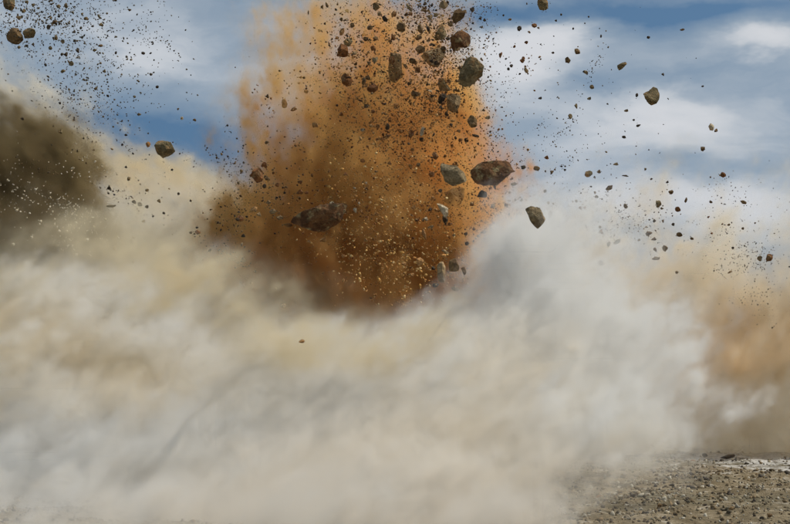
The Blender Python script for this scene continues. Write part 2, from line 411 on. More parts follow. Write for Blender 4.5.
# gravel lying on the ground, only counted by the thousand
N = 34000
d = 40 + 96 * rng.random(N) ** 1.3
px = rng.uniform(-60, 850, N)
gx = (px - 395) / FPX * d
gs = np.minimum(np.exp(rng.normal(math.log(.036), .5, N)), .1) * (d / 60) ** .4
pos = np.stack([gx, d, [gz(x, y) for x, y in zip(gx, d)]], 1); pos[:, 2] += gs * .25
cp = P(775, 452, 108)
thin = np.exp(-((pos[:, 0] - 19.5) / 6.5) ** 2 - ((pos[:, 1] - 97) / 19) ** 2) * .85 > rng.random(N)
pos, gs = pos[~thin], gs[~thin]
v, f = shards(rng, pos, gs, .45)
stuff('gravel', v, f, SM['stone'], 'loose brown gravel scattered over the stony ground', 'gravel')

# ------------------------------------------------------------------ debris in the air
PROTO = {}
def stone_mesh(seed):
    """an angular stone about one metre across"""
    r = random.Random(seed)
    bm = bmesh.new(); bmesh.ops.create_icosphere(bm, subdivisions=3, radius=.56)
    for k in range(11):
        n = Vector((r.gauss(0, 1), r.gauss(0, 1), r.gauss(0, 1))).normalized(); h = r.uniform(.26, .44)
        for q in bm.verts:
            e = q.co.dot(n) - h
            if e > 0: q.co -= n * e
    for q in bm.verts: q.co += q.co.normalized() * mnoise.noise(q.co * 3.5 + Vector((seed, 0, 0))) * .07
    me = bpy.data.meshes.new('stone_%d' % seed); bm.to_mesh(me); bm.free()
    return me
for i in range(10): PROTO[i] = stone_mesh(i)
PM = {}
def proto(i, mat):
    if (i, mat) not in PM:
        me = PROTO[i].copy(); me.materials.append(M[mat]); PM[(i, mat)] = me
    return PM[(i, mat)]

pr = random.Random(77)
def fragment(px, py, wd, ht, mat, d, label, group, name='rock_fragment', ang=None):
    me = proto(pr.randrange(10), mat)
    o = bpy.data.objects.new(name, me); sc.collection.objects.link(o)
    o.location = P(px, py, d); s = d / FPX
    o.rotation_mode = 'XYZ'
    # long axis across the view, then a turn in the picture plane
    L, S = max(wd, ht), min(wd, ht)
    a = (0 if wd >= ht else 90) + pr.uniform(-18, 18) if ang is None else ang
    o.rotation_euler = (pr.uniform(-.3, .3), -rad(a), pr.uniform(-.3, .3))
    o.scale = (L * s * 1.08, (L + S) / 2 * s, S * s * 1.08)
    return tag(o, label, 'rock fragment' if name == 'rock_fragment' else 'rock', group)

def boulder(outline, mat, d, label, group=None, thick=.8, seed=0, cuts=17, rough=.03, name='flying_rock'):
    """a rock whose outline is the given polygon (photograph pixels at distance d), with real depth, flat broken faces and pits"""
    r = random.Random(seed * 7 + 3)
    pts = [P(x, y, d) for x, y in outline]
    cx = sum(p.x for p in pts) / len(pts); cz = sum(p.z for p in pts) / len(pts)
    poly = [(p.x - cx, p.z - cz) for p in pts]
    size = sum(math.hypot(*p) for p in poly) / len(poly)
    nth, nph = 84, 37
    R = []
    for i in range(nth):
        a = 2 * math.pi * i / nth; ux, uz = math.cos(a), math.sin(a); best = size * .3
        for k in range(len(poly)):
            (x1, z1), (x2, z2) = poly[k], poly[(k + 1) % len(poly)]
            ex, ez = x2 - x1, z2 - z1; den = ux * ez - uz * ex
            if abs(den) < 1e-9: continue
            tt = (x1 * ez - z1 * ex) / den; s_ = (x1 * uz - z1 * ux) / den
            if tt > 0 and -1e-6 <= s_ <= 1 + 1e-6: best = max(best, tt)
        R.append(best)
    T = size * thick
    bm = bmesh.new(); rings = []
    for j in range(1, nph):
        ph = -math.pi / 2 + math.pi * j / nph
        c, s_ = abs(math.cos(ph)) ** .5, math.sin(ph)
        rings.append([bm.verts.new((R[i] * c * math.cos(2 * math.pi * i / nth), T * s_, R[i] * c * math.sin(2 * math.pi * i / nth))) for i in range(nth)])
    a0, a1 = bm.verts.new((0, -T, 0)), bm.verts.new((0, T, 0))
    for j in range(len(rings) - 1):
        for i in range(nth):
            bm.faces.new((rings[j][i], rings[j][(i + 1) % nth], rings[j + 1][(i + 1) % nth], rings[j + 1][i]))
    for i in range(nth):
        bm.faces.new((a0, rings[0][(i + 1) % nth], rings[0][i])); bm.faces.new((a1, rings[-1][i], rings[-1][(i + 1) % nth]))
    bmesh.ops.recalc_face_normals(bm, faces=bm.faces)
    # flat broken faces, mostly turned to the front or the back so that the outline stays
    for k in range(cuts):
        n = Vector((r.gauss(0, .5), (-1 if k % 3 else 1) * r.uniform(.4, 1.0), r.gauss(0, .5))).normalized()
        ext = max(q.co.dot(n) for q in bm.verts); h = ext * r.uniform(.55, .86)
        for q in bm.verts:
            e = q.co.dot(n) - h
            if e > 0: q.co -= n * e
    off = Vector((seed * 3.7, 1.3, 2.9))
    wide = max(q.co.x for q in bm.verts) - min(q.co.x for q in bm.verts); tall = max(q.co.z for q in bm.verts) - min(q.co.z for q in bm.verts)
    fx = (max(p[0] for p in poly) - min(p[0] for p in poly)) / wide; fz = (max(p[1] for p in poly) - min(p[1] for p in poly)) / tall
    for q in bm.verts: q.co.x *= fx; q.co.z *= fz
    for q in bm.verts:
        dn = q.co.normalized()
        q.co += dn * (mnoise.fractal(q.co / size * 1.6 + off, 1.0, 2.1, 4) * rough * 1.6 * size + abs(mnoise.noise(q.co / size * 4.5 + off)) * rough * -1.6 * size + mnoise.noise(q.co / size * 11 + off) * rough * .5 * size)
    me = bpy.data.meshes.new(name); bm.to_mesh(me); bm.free()
    o = mesh_obj(name, me, M[mat]); o.location = (cx, d, cz)
    return tag(o, label, 'rock', group)

H = [  # outline, material, distance, label
 ([(465.8,60),(470.5,56.8),(476.6,59.5),(483.5,66.3),(482.3,79),(479.7,86.6),(462,86),(458.9,80.3),(460.1,70.1)],'olive',70,'largest olive grey boulder, blocky, flying right of the spray top'),
 ([(471.4,170.3),(480.9,162.7),(492.9,160.8),(507.5,160.8),(510,167.7),(515.5,170.3),(508,172.5),(501.8,179.1),(496.7,185.4),(481.5,184.8),(476.5,179.1)],'mixed',70,'wide reddish brown boulder with pointed right tip beside the orange plume'),
 ([(439.2,167.8),(441.8,163.7),(448,165),(456,167),(463,173),(465,181),(461,186.5),(453,185),(445,180),(440,175)],'grey',71,'rounded grey boulder directly left of the wide reddish boulder'),
 ([(441.8,187.6),(462,187),(460.8,197.7),(457,207.2),(450.6,205),(443,198)],'brown',76.6,'dust veiled brown block just under the rounded grey boulder'),
 ([(451.9,38),(457.6,33.5),(465.8,30.4),(471.5,38),(472.2,43.7),(466.5,47.5),(458.9,46),(455.7,51.3),(452.5,46.8)],'mixed',70.5,'broken rust and tan boulder just above the largest olive boulder'),
 ([(451.9,19),(454.4,11.4),(458.9,8.9),(465.2,12.7),(463.3,17.7),(457,22.2),(452.5,23.4)],'brown',70,'dark brown teardrop boulder near the top edge above the broken one'),
 ([(434.8,36.7),(439.2,29.1),(445.6,26),(446.6,34.2),(439.9,41.1)],'olive',76,'pale dusty olive chunk left of the broken rust and tan boulder'),
 ([(438.6,3.8),(443.7,0.3),(447.5,4.7),(445.6,9.5),(440.5,7.6)],'tan',71,'tan lump at the top edge left of the teardrop boulder'),
 ([(537.4,3),(540,-2),(546.8,-1),(548,7.6),(544.3,12.5),(541,10.7)],'olive',70,'olive brown rock alone at the top edge against blue sky'),
 ([(643.2,94.3),(650.4,90.5),(653.4,87.7),(657.7,90),(659.8,98.9),(658,104.2),(652.7,106.5),(649.6,103.4),(645,98.9)],'olive',70,'isolated olive tan boulder in the open sky on the right'),
 ([(617.6,65.3),(622.9,63),(627.2,62.2),(626,65.3),(619.9,70.3)],'olive',70,'small wedge rock up left of the isolated sky boulder'),
 ([(155,145.8),(158,140),(163.4,141.2),(170.3,142.7),(174.9,151.1),(172.6,154.2),(162.7,157.3),(157.3,153.4)],'olive',70,'faceted olive boulder with orange faces above the left dust slope'),
 ([(526,210),(531,206.7),(546,210),(546,218),(541,225),(536.4,229),(531,220.5)],'grey',62,'grey green wedge boulder just above the brightest white dust'),
 ([(250.5,175.2),(254.4,169),(260.5,168.3),(262.7,173),(262.7,180.5),(259.7,183.6),(252.8,181.3)],'rust',72,'rust red lump on the left fringe of the orange plume'),
 ([(340.9,74.6),(345.3,73.9),(352.3,78.4),(350.4,85.3),(345.3,86.3),(342.5,82.8)],'rust',75,'rust red chunk on pale orange dust, lower of two reddish ones'),
 ([(367.5,88.5),(372.5,82.8),(378.2,82.8),(378.9,87.8),(373.2,93.5),(368.7,91.6)],'rust',74,'oval rusty stone in the spray left of the long slab'),
 ([(389,75.2),(388.4,67.6),(390.9,56),(401,57.5),(401.6,68.9),(402.9,73.9),(396,84),(389.6,86)],'brown',76.5,'long upright brown slab in the middle of the debris spray'),
 ([(336.5,45.6),(341,43),(347,46.8),(348,57),(341,56.5),(337,55.5),(338.3,52)],'rust',75,'brown chunk touching an olive one at the upper left spray'),
 ([(343.4,41.8),(347.2,39.2),(352.3,38.6),(352.7,43),(348.5,46.8),(344.7,44.3)],'olive',77,'olive chunk touching the top of a brown chunk'),
 ([(397,26),(400,22.7),(405,24),(406.2,29),(402,32.5),(398,31)],'brown',72,'rounded dark brown stone high in the spray'),
 ([(295.2,225),(302.8,219.2),(311.6,211.6),(321.8,206),(334.4,203),(343.3,207),(350.9,210.4),(349.6,216.7),(340.8,223),(330.6,229.4),(315.4,232),(306.6,230)],'mixed',73.6,'big dark flattened clod half hidden inside the orange dust'),
 ([(283,225),(288,223),(292.5,224.5),(291.5,226.7),(286,227.2)],'dark',77,'small dark sliver off the left tip of the flattened clod'),
 ([(9,29),(16.8,28),(21.4,35),(22.9,39.7),(13.7,45),(7,40),(6,33)],'brown',76,'blurred brown clod at the upper left edge, left of its olive twin'),
 ([(22.9,31.3),(27.5,28.2),(34.4,28.2),(35.9,32.8),(32.8,37.9),(24.4,38.2)],'olive',76,'olive oval clod at the upper left beside the brown clod'),
 ([(2,-2),(14.5,-1),(14,7),(9,12),(4,9)],'olive',76,'olive clod cut by the top left corner'),
 ([(437.3,103.7),(440.5,94.2),(446.8,92.9),(443,103)],'dark',75,'dark tilted shard in the spray left of the pale dusty chunk'),
 ([(447,95.4),(453,94),(460.8,96.7),(459.5,106.8),(454.4,113.2),(446.8,108)],'tan',76,'pale dusty chunk on the right rim of the spray'),
 ([(466.5,118.9),(473.4,114.4),(476.6,120.8),(476,125.5),(472,127),(468.4,122.7)],'brown',70,'brown angular stone between the olive boulder and reddish boulder'),
 ([(436.7,80.3),(443,79),(449.4,89.7),(441.8,92.9)],'olive',78,'faded olive triangle chunk left of the largest boulder'),
 ([(420,57),(429,49.4),(442,46.8),(444,53),(440.5,66),(425,65)],'tan',78.5,'large faded tan block inside the upper spray'),
 ([(415,49),(419,45),(425,46),(425,52),(419,54)],'brown',77,'brown dusty chunk above left of the faded tan block'),
 ([(417.5,27),(421,25),(423.5,31),(421.5,34),(418.5,31)],'brown',75,'upright brown chip between round stone and pale olive chunk'),
 ([(449.4,260.4),(454.4,257.2),(459.5,268),(458.2,270.5),(449.4,270.5)],'brown',68.5,'dark brown stone low in the plume just above white dust'),
 ([(461,268.5),(464.5,267),(466.5,272),(464.5,275.5)],'brown',68.5,'small brown stone touching the lower right of the dark one'),
 ([(441.5,250),(445,249.5),(449.5,253.5),(445.5,253.8)],'tan',68.5,'flat tan flake tilted above the low dark brown stone'),
 ([(437,268),(441.8,263),(445.5,268),(444.8,280.6),(441.8,284.4),(438,278)],'tan',70.5,'tall dusty slab low in the plume left of the dark stone'),
 ([(436.7,204),(441.8,202.8),(448.1,209.1),(448.7,215.4),(444.3,216.7)],'pale',74,'pale grey splinter below the veiled brown block'),
 ([(442.5,216),(446.5,215.5),(448,220),(446,225),(443,221)],'dark',74.5,'dark chip under the pale grey splinter'),
 ([(416.5,259),(420,257.5),(424,260),(423,265),(419,266.5),(416.8,263)],'orange',69,'bright orange tan lump glowing in the dark plume base'),
 ([(477,196.8),(481,190),(486.6,192.4),(486.8,197.5)],'dark',71,'dark triangular stone under the wide reddish boulder'),
 ([(432,153.5),(435,152),(438.6,156.5),(436.8,160),(433,158)],'rust',72,'dark rust stone above the rounded grey boulder'),
 ([(584.5,177),(586,172.2),(590.5,170.3),(592.7,173.8),(589,176.5)],'olive',70,'olive teardrop stone over the tan haze right of the plume'),
 ([(606,190),(608.5,185.8),(613,185),(612.3,188.8),(608.5,190.6)],'brown',70,'tan brown stone down right of the olive teardrop stone'),
 ([(655.8,201),(659.5,200),(661.5,204.5),(660,207.5),(656.3,206.5)],'olive',70,'upright olive stone with a chip at its foot, right sky'),
 ([(766,259),(767.5,255),(771.5,254.4),(773,258.5),(770,262),(767,261.5)],'rust',72,'dark reddish oval stone near the right edge over ochre haze'),
 ([(720.4,174),(722,171.8),(725.5,172),(726,176),(723,177.6),(720.8,176.5)],'rust',70,'rounded rusty stone low in the pale blue sky at right'),
 ([(740.5,201),(743,200.3),(746.8,202),(746.5,204.3),(742.5,203.8)],'brown',71,'small flat brown stone left of the right edge dust'),
 ([(613.5,243.5),(616,239.8),(620.5,238.8),(620,242.5),(616,244.6)],'olive',72,'olive stone over tan haze above the right white dust'),
 ([(652,259),(655,256.6),(660,257.4),(660,259.6),(654,260)],'tan',73,'flat tan flake low over the haze right of centre'),
 ([(574.8,49),(577,48.3),(580.3,50.5),(579.8,54),(576,54.3),(574.6,52)],'brown',70,'knobbly brown stone in blue sky, upper of a close pair'),
 ([(565,59),(567.5,57.2),(570.6,60.5),(569,63),(565.3,63.5)],'brown',70,'brown stone in blue sky, lower left of a close pair'),
 ([(617.5,65),(617,64.5),(621,64)],'brown',70,None),
 ([(616.8,66.5),(619,64.6),(622,66.8),(621,69.8),(618,69)],'brown',71,None),
 ([(281.8,101),(285,99.2),(287.5,104),(285.5,109),(282.3,107.5)],'orange',76,'blurred orange brown stone on the left side of the plume'),
 ([(237,217),(240,215),(244,217),(243.8,220.5),(240.5,222),(237.5,220.8)],'rust',73,'round brown stone left of the plume above white dust'),
 ([(250,209),(253.5,205.8),(257,207.5),(256.5,210.5),(252,211.8)],'orange',74,'orange tan stone right of the round brown stone'),
 ([(261.8,164),(264.5,162),(267.5,164),(267.2,167.5),(264,168.2),(262,166.5)],'rust',72,'round rust stone above right of the rust red lump'),
 ([(145.6,143.5),(148,141.6),(150.5,143.5),(150,147),(147.5,147.6),(145.8,146)],'orange',70,'small orange stone left of the faceted olive boulder'),
 ([(372.8,4),(376,2.2),(379.5,3),(379,8.5),(375.5,10.8),(373,8.8)],'brown',72,'brown block at the top edge above the spray'),
 ([(382.5,17),(384.5,16),(388.2,21),(387.4,22.6),(384,21)],'dark',72,'dark brown stone below right of the top edge block'),
 ([(391,13),(393.5,11),(396.6,13),(395.5,16.8),(392,16.8)],'orange',73,'orange tan stone left of the tan sliver at the top'),
 ([(405.5,3.5),(408,4),(412,10.5),(411,11.5),(408,8.5)],'tan',73,'long tan sliver at the top edge of the spray'),
 ([(370.5,47),(373,45.2),(376,47.5),(375,50.5),(371.5,50.6)],'rust',74,'orange brown stone right of the touching brown and olive chunks'),
 ([(299,341.5),(301.5,339.2),(305,340.5),(304.4,343),(300.5,343)],'orange',56,'rusty chip floating alone in front of the white dust'),
 ([(194.6,232),(196.5,230),(200,230.6),(200.6,233),(197.5,234.6)],'rust',72,'small rust stone left of centre over tan dust'),
 ([(105.5,205.5),(110,204.5),(115,205.5),(112,207.4),(107,207.3)],'olive',78,'thin flat olive flake over the dark soil jet'),
 ([(113.4,247),(115.5,243.8),(117.3,246.5),(115.8,250.6),(113.6,250)],'tan',77,'cream tan upright chip at the right end of the dark jet'),
 ([(708.5,126.5),(711,123),(714.2,125),(713.6,130.4),(710,130)],'pale',90,'faint pale stone beside a small brown one, right sky'),
]
SEEN_R = []
for i, (ol, mt, dd, lb) in enumerate(H):
    if lb is None: continue
    cxp = sum(p[0] for p in ol) / len(ol); cyp = sum(p[1] for p in ol) / len(ol)
    # a polygon's corners get worn down a little by the facets: start slightly larger
    ol = [(cxp + (x - cxp) * 1.02, cyp + (y - cyp) * 1.02) for x, y in ol]
    boulder(ol, mt, dd, lb, 'rocks thrown into the air by the blast', seed=i, rough=.035, thick=.45 if 'flattened clod' in lb else .8)

ZL = {
 'spray': ('small brown rock fragment flying in the dense spray above the orange plume', 'fragments in the spray above the plume'),
 'plume': ('small reddish rock fragment flying within the orange plume', 'fragments inside the orange plume'),
 'fleck': ('tiny sunlit tan fragment glinting in the orange plume', 'sunlit flecks in the orange plume'),
 'left': ('small olive rock fragment flying against the sky at the upper left', 'fragments at the upper left'),
 'jet': ('small cream fragment glinting in the dark jet at the left edge', 'pale flecks in the dark jet'),
 'fringe': ('small brown fragment flying off the left fringe of the orange plume', 'fragments on the left fringe of the plume'),
 'right': ('small dark rock fragment flying in the open sky right of the plume', 'fragments in the sky on the right'),
 'haze': ('small brown fragment flying over the ochre haze at the right', 'fragments over the ochre haze'),
 'slope': ('small dark fragment flying over the tan dust slope at the left', 'fragments over the tan slope'),
}
NEAR = [((471, 72), 'largest olive boulder'), ((493, 172), 'wide reddish boulder'), ((452, 175), 'rounded grey boulder'), ((461, 40), 'broken rust boulder'),
 ((458, 15), 'dark teardrop boulder'), ((440, 34), 'pale olive chunk'), ((443, 5), 'tan lump at the top edge'), ((542, 6), 'olive rock at the top edge'), ((652, 97), 'isolated sky boulder'),
 ((622, 66), 'small wedge rock'), ((165, 148), 'faceted olive boulder at left'), ((536, 217), 'grey green wedge boulder'), ((257, 176), 'rust red lump'), ((346, 80), 'rust red chunk'),
 ((373, 88), 'oval rusty stone'), ((396, 70), 'long brown slab'), ((344, 50), 'two touching chunks'), ((401, 27), 'round dark brown stone'), ((323, 217), 'flattened dark clod'),
 ((20, 34), 'twin upper left clods'), ((430, 58), 'faded tan block'), ((455, 265), 'low dark brown stone'), ((420, 262), 'bright orange lump'),
 ((588, 174), 'olive teardrop stone'), ((658, 204), 'upright olive stone'), ((769, 258), 'dark reddish oval stone'), ((723, 175), 'rounded rusty sky stone'), ((743, 202), 'flat brown stone at right'),
 ((617, 241), 'olive stone over the haze'), ((577, 51), 'knobbly brown stone'), ((240, 218), 'round brown stone'), ((301, 341), 'lone rusty chip'), ((197, 232), 'small rust stone'),
 ((110, 206), 'flat olive flake'), ((115, 247), 'cream upright chip'), ((472, 121), 'brown angular stone'), ((443, 210), 'pale grey splinter'), ((376, 6), 'brown block at the top edge')]
PEND = []
def describe():
    """each small fragment is told by its colour, its shape and where it flies from the nearest big rock"""
    word = dict(olive='olive', rust='rusty', brown='brown', dark='dark', tan='tan', grey='grey', pale='pale', orange='orange tan')
    dirs = ['right of', 'below right of', 'below', 'below left of', 'left of', 'above left of', 'above', 'above right of']
    sets = {}
    for o, x, y, a, b, mt in PEND:
        (nx_, ny_), nm = min(NEAR, key=lambda q: math.hypot(q[0][0] - x, q[0][1] - y))
        k = int(round(math.atan2(y - ny_, x - nx_) / (math.pi / 4))) % 8
        shape = 'upright' if b > 1.45 * a else 'long flat' if a > 1.45 * b else 'blocky'
        sets.setdefault((word[mt], shape, dirs[k], nm), []).append((math.hypot(nx_ - x, ny_ - y), o))
    for (c, sh_, dr, nm), l in sets.items():
        l.sort(key=lambda q: q[0])
        for i, (_, o) in enumerate(l):
            pre = '' if len(l) == 1 else ('nearest', 'second', 'third', 'fourth', 'fifth', 'sixth', 'seventh', 'eighth', 'ninth', 'tenth', 'eleventh', 'twelfth')[min(i, 11)] + ' '
            o['label'] = '%s%s %s fragment %s the %s' % (pre, sh_, c, dr, nm)
SMALL = [  # px, py, w, h, material, zone
 (379.5,13.5,5,5,'tan','spray'),(326.8,5,3,5,'brown','spray'),(322.3,7,3,5,'brown','spray'),(341.5,19.5,3.5,3.5,'brown','spray'),(352.5,25,4,4,'brown','spray'),(342,31.5,4,7,'orange','spray'),
 (370,28,5,5,'brown','spray'),(375,38.5,5,6,'brown','spray'),(393,37,5,6,'rust','spray'),(365.5,39,4,4,'brown','spray'),(369.5,40,3,3,'dark','spray'),(354.5,53.5,5.5,4,'tan','spray'),
 (375,60,5.5,8,'olive','spray'),(369,63,4,4.5,'dark','spray'),(424,10,7,5,'brown','spray'),(432,5,3,3.5,'dark','spray'),(472,9.5,4.5,5.5,'dark','right'),(480.5,18.5,3.2,4,'dark','right'),(484.5,20,3.2,3.2,'dark','right'),
 (451,24.7,5,4,'brown','spray'),(457,48.2,9,5,'tan','spray'),(428,29,4,7,'dark','spray'),(419,37.5,7,6,'brown','spray'),(443.5,49,6,5,'brown','spray'),(416,23,3.2,2.8,'dark','spray'),(430,17,5,6,'tan','spray'),(436,15,5,4,'olive','spray'),
 (368,77.5,5,5,'dark','spray'),(364,81,5,7,'brown','spray'),(378.5,72,4,3,'brown','spray'),(416,94,9,7,'brown','spray'),(409.5,83.5,4,4,'dark','spray'),(392,60,6,6,'rust','spray'),(431,44.5,3.5,3.2,'dark','spray'),
 (488,117.5,5.5,4,'tan','right'),(457,90.3,9,2.6,'brown','spray'),(449,81,4,4,'tan','spray'),(430,91,5,2,'pale','spray'),(446.5,114,4,4.5,'dark','spray'),(451,125,3.5,3,'dark','spray'),(431,100,5,7,'rust','spray'),(413,61,7,5,'brown','spray'),
 (418,70,5,5,'rust','spray'),(425,76,4,4,'brown','spray'),(405,66,4,5,'brown','spray'),(422,131,3.2,9,'pale','plume'),(421.5,138.5,5,3,'dark','plume'),(411,133.5,6,8,'rust','plume'),(432,175,6,6,'rust','plume'),(418.5,165,4,4,'brown','plume'),
 (475,136,7,3,'dark','right'),(460.5,140,4,4,'rust','plume'),(466.5,140,4,4,'dark','plume'),(478,143.8,2.6,3,'dark','right'),(458.5,131,3.5,3.2,'brown','plume'),(429,160.5,3,3,'rust','plume'),
 (523.5,167,6.5,4,'dark','right'),(536.5,169,6.5,5,'brown','right'),(551.5,172,3,3.5,'brown','right'),(513.5,184.5,5.5,3.8,'brown','right'),(490.5,188,4,3,'rust','plume'),(494.5,187,3,4,'dark','plume'),
 (472,204,4.5,4,'rust','plume'),(493,206,5,5,'tan','plume'),(506.5,205,4,4,'rust','plume'),(521.5,200,3.6,3,'brown','right'),(548.5,203,3,3,'olive','right'),(545,191,2.6,3,'dark','right'),(550.5,214,4,7,'dark','right'),(528,209,4,5,'dark','right'),
 (440,191,4,4,'dark','plume'),(430,209.5,4,4,'dark','plume'),(424,234,3.2,12,'orange','fleck'),(426,219,4.5,4,'pale','fleck'),(423,220,3,3,'dark','plume'),(431,227,6,3.2,'tan','fleck'),(413.5,207,5,4,'orange','fleck'),(433,198,3,4,'orange','fleck'),(436,210,3.4,4,'orange','fleck'),
 (455.5,289,7,5,'tan','plume'),(433,268,4,5,'dark','plume'),(436,285,6,5,'dark','plume'),(467,243,5,4,'dark','plume'),(484,232,5,4,'brown','plume'),(479,236,4,3,'tan','plume'),(454,235,3.5,4,'tan','fleck'),(433,260,2.8,3.6,'orange','fleck'),(474,229,3,2.5,'rust','plume'),(466,234,4,3,'dark','plume'),
 (332,203.5,5,4,'pale','fleck'),(355,210,3.8,5.5,'pale','fleck'),(361,211,3.2,3,'orange','fleck'),(323.5,239.5,6.5,5,'orange','fleck'),(309,241.5,4,3,'orange','fleck'),(345,211,3,3.5,'tan','fleck'),(324,224,2.6,3,'pale','fleck'),(365,220,2.6,4,'orange','fleck'),(366,183,2.6,2.8,'pale','fleck'),(354.5,188,2.6,2.6,'pale','fleck'),(359,203,2.4,2.4,'pale','fleck'),
 (267.5,178.5,5,5,'brown','fringe'),(264.3,186,3.6,4,'dark','fringe'),(277.5,185,4,3.6,'rust','fringe'),(273,211,8,5,'tan','fringe'),(279,218,7,5,'tan','fringe'),(259,214.5,5,4,'tan','fringe'),(268.5,202,5,4,'tan','fringe'),(284.5,192.5,2.8,2.8,'dark','fringe'),(300,182.5,5,3.6,'rust','fringe'),(300,192,7,5,'rust','fringe'),
 (306,193,4,3.4,'rust','fringe'),(267.5,96,4,4,'brown','fringe'),(294,109,7,4,'orange','fringe'),(267,142.5,4,3.4,'brown','fringe'),(304,77.5,3,2.6,'brown','fringe'),(315.5,125,6,4,'orange','fringe'),(362.5,130,4.4,3,'pale','fleck'),(387.5,126.5,5,6,'dark','plume'),(373,112,4,4,'rust','plume'),(262.5,166,2.8,2.8,'rust','fringe'),
 (255.5,179,3,4,'dark','fringe'),(238.7,183,2.4,3.4,'olive','fringe'),(238.8,212,3,2,'dark','fringe'),(243.5,162.5,2.6,2.2,'dark','fringe'),(273,169.5,2.6,2.6,'brown','fringe'),(283.5,306,4.6,4,'orange','plume'),(297.5,337,2.4,2,'orange','fringe'),(243,260,6,5,'tan','fringe'),(242,244,3,3,'tan','fringe'),
 (182,118,3.6,3.6,'pale','slope'),(194.5,120,3.2,3.4,'brown','slope'),(178,109,2,2.6,'brown','slope'),(134,202,4.4,4.6,'dark','slope'),(140,204.5,4,3.6,'dark','slope'),(129,179,3.2,3.8,'olive','slope'),(147,190.5,3.8,3,'olive','slope'),(159,201,3.8,3.8,'olive','slope'),(131,242,4,5.6,'olive','slope'),(163.5,213,2.8,3.2,'dark','slope'),
 (178.5,193.5,3,3,'dark','slope'),(60.5,131.6,4.4,4.4,'olive','slope'),(157.4,87.3,3.6,3,'dark','left'),(143,53.6,4,3,'dark','left'),(130,10,2.8,2.6,'brown','left'),(126,135,2.6,2,'dark','slope'),(122,121,2.2,2.2,'dark','slope'),(126,167,2.6,2.4,'dark','slope'),(129,178,3,3,'olive','slope'),(172,170,2.4,2.4,'dark','slope'),
 (24,11,4.6,4.6,'olive','left'),(18.5,18,5,4,'olive','left'),(54.5,22,6.5,4.6,'brown','left'),(49,27,4,5,'dark','left'),(51,18,3.6,3,'olive','left'),(99,16.5,2.8,5.4,'olive','left'),(74,32,4,3,'dark','left'),(56,37.5,4,5,'olive','left'),(63,41.5,4.6,3.6,'olive','left'),(77.5,50.5,4,5,'dark','left'),(66,54.5,4.4,4.8,'dark','left'),(71.5,63.5,5,4.4,'olive','left'),
 (100.5,46,4.4,3,'brown','left'),(33,44.5,2.6,3.6,'dark','left'),(19,47,4,3.2,'olive','left'),(92.5,26.5,2.6,2.4,'dark','left'),(66,5.5,4,5,'olive','left'),(50.5,48,3.6,3.6,'olive','left'),(75,41,3.8,2.6,'dark','left'),(33,5,3.6,4,'olive','left'),(116,53,2.6,3,'dark','left'),(82,14,2.4,3.4,'olive','left'),(42,12,2.4,2.4,'dark','left'),
 (534,26,5,5,'rust','right'),(519.5,29,5,5.4,'dark','right'),(585.5,72.5,5,3.4,'olive','right'),(523.5,59,3.6,4.4,'rust','right'),(500.5,55,3.2,7,'rust','right'),(526,70,4,6,'tan','right'),(511.5,66,3.4,3,'dark','right'),(526.5,42.5,3.6,3,'rust','right'),(514.5,46.5,3,3,'rust','right'),(552.7,53,2.8,2.4,'dark','right'),(573.3,28.5,2.4,2.4,'dark','right'),
 (556,20.5,2.6,2.2,'dark','right'),(601,36.2,2.4,2.8,'dark','right'),(619.5,67.3,4.4,5.4,'olive','right'),(538.5,28,2.8,2.2,'brown','right'),(503.5,15.5,2,2,'dark','right'),(508.5,69,2.6,2.6,'dark','right'),(588.7,16.7,2.2,2,'dark','right'),(663,74.5,3,2.8,'dark','right'),(637,95.5,3,4,'dark','right'),(626.5,110.5,4.4,3.2,'tan','right'),(638.5,125.5,4.2,3,'dark','right'),
 (702.5,86.5,2.6,2,'dark','right'),(633.5,120.2,2.4,2.2,'dark','right'),(607.5,104,2,2.2,'dark','right'),(716,130.5,4,4,'brown','right'),(682,30,4.4,2.4,'brown','right'),(592,87,4,3.8,'olive','right'),(589.5,98.5,4,3.6,'olive','right'),(576,106,3,5.4,'olive','right'),(570.5,117,4.6,5.4,'olive','right'),(624,137,5.2,2.8,'dark','right'),(703,148.5,5.8,5,'brown','right'),
 (599,171.5,4.2,3.6,'brown','right'),(616,164,5.6,3,'olive','right'),(625.5,206,4.2,4.8,'brown','right'),(662,208.5,3,2.6,'brown','right'),(670.5,192.3,5,5,'brown','right'),(678,209.2,5,4.6,'rust','right'),(580.5,208,3,4,'rust','right'),(584.5,208,3.4,3.4,'rust','right'),(601,232,5,4.6,'rust','haze'),(649,233.3,6,4.6,'brown','haze'),
 (595,193,2.6,3,'brown','right'),(576.5,201,2.6,2.6,'brown','right'),(645.5,169,3,2.6,'olive','right'),(654.5,221,3,3,'dark','right'),(663,221,2.4,3.6,'brown','right'),(673.3,224.5,3,3,'dark','haze'),(651.5,179,2.6,2.2,'dark','right'),(667.5,182,3,2.6,'dark','right'),(625.5,175.8,7,1.6,'dark','right'),(646.5,227,2.6,2,'olive','haze'),(600,227,2.6,3,'olive','haze'),
 (679.5,234.5,5.4,4,'brown','haze'),(654,239,5.4,3,'brown','haze'),(686,200,3,4.8,'brown','right'),(710.5,177,2,2,'brown','right'),(711,202,3,2.2,'brown','right'),(760,258.5,5,5,'tan','haze'),(708.5,217,2.6,2,'rust','haze'),(728.5,225,3,2.4,'brown','haze'),(743,228.5,2.6,2.4,'brown','haze'),(711.5,233.5,2.6,2.4,'rust','haze'),(733,248,2.6,2.6,'dark','haze'),(692,238.5,3.4,2.4,'brown','haze'),
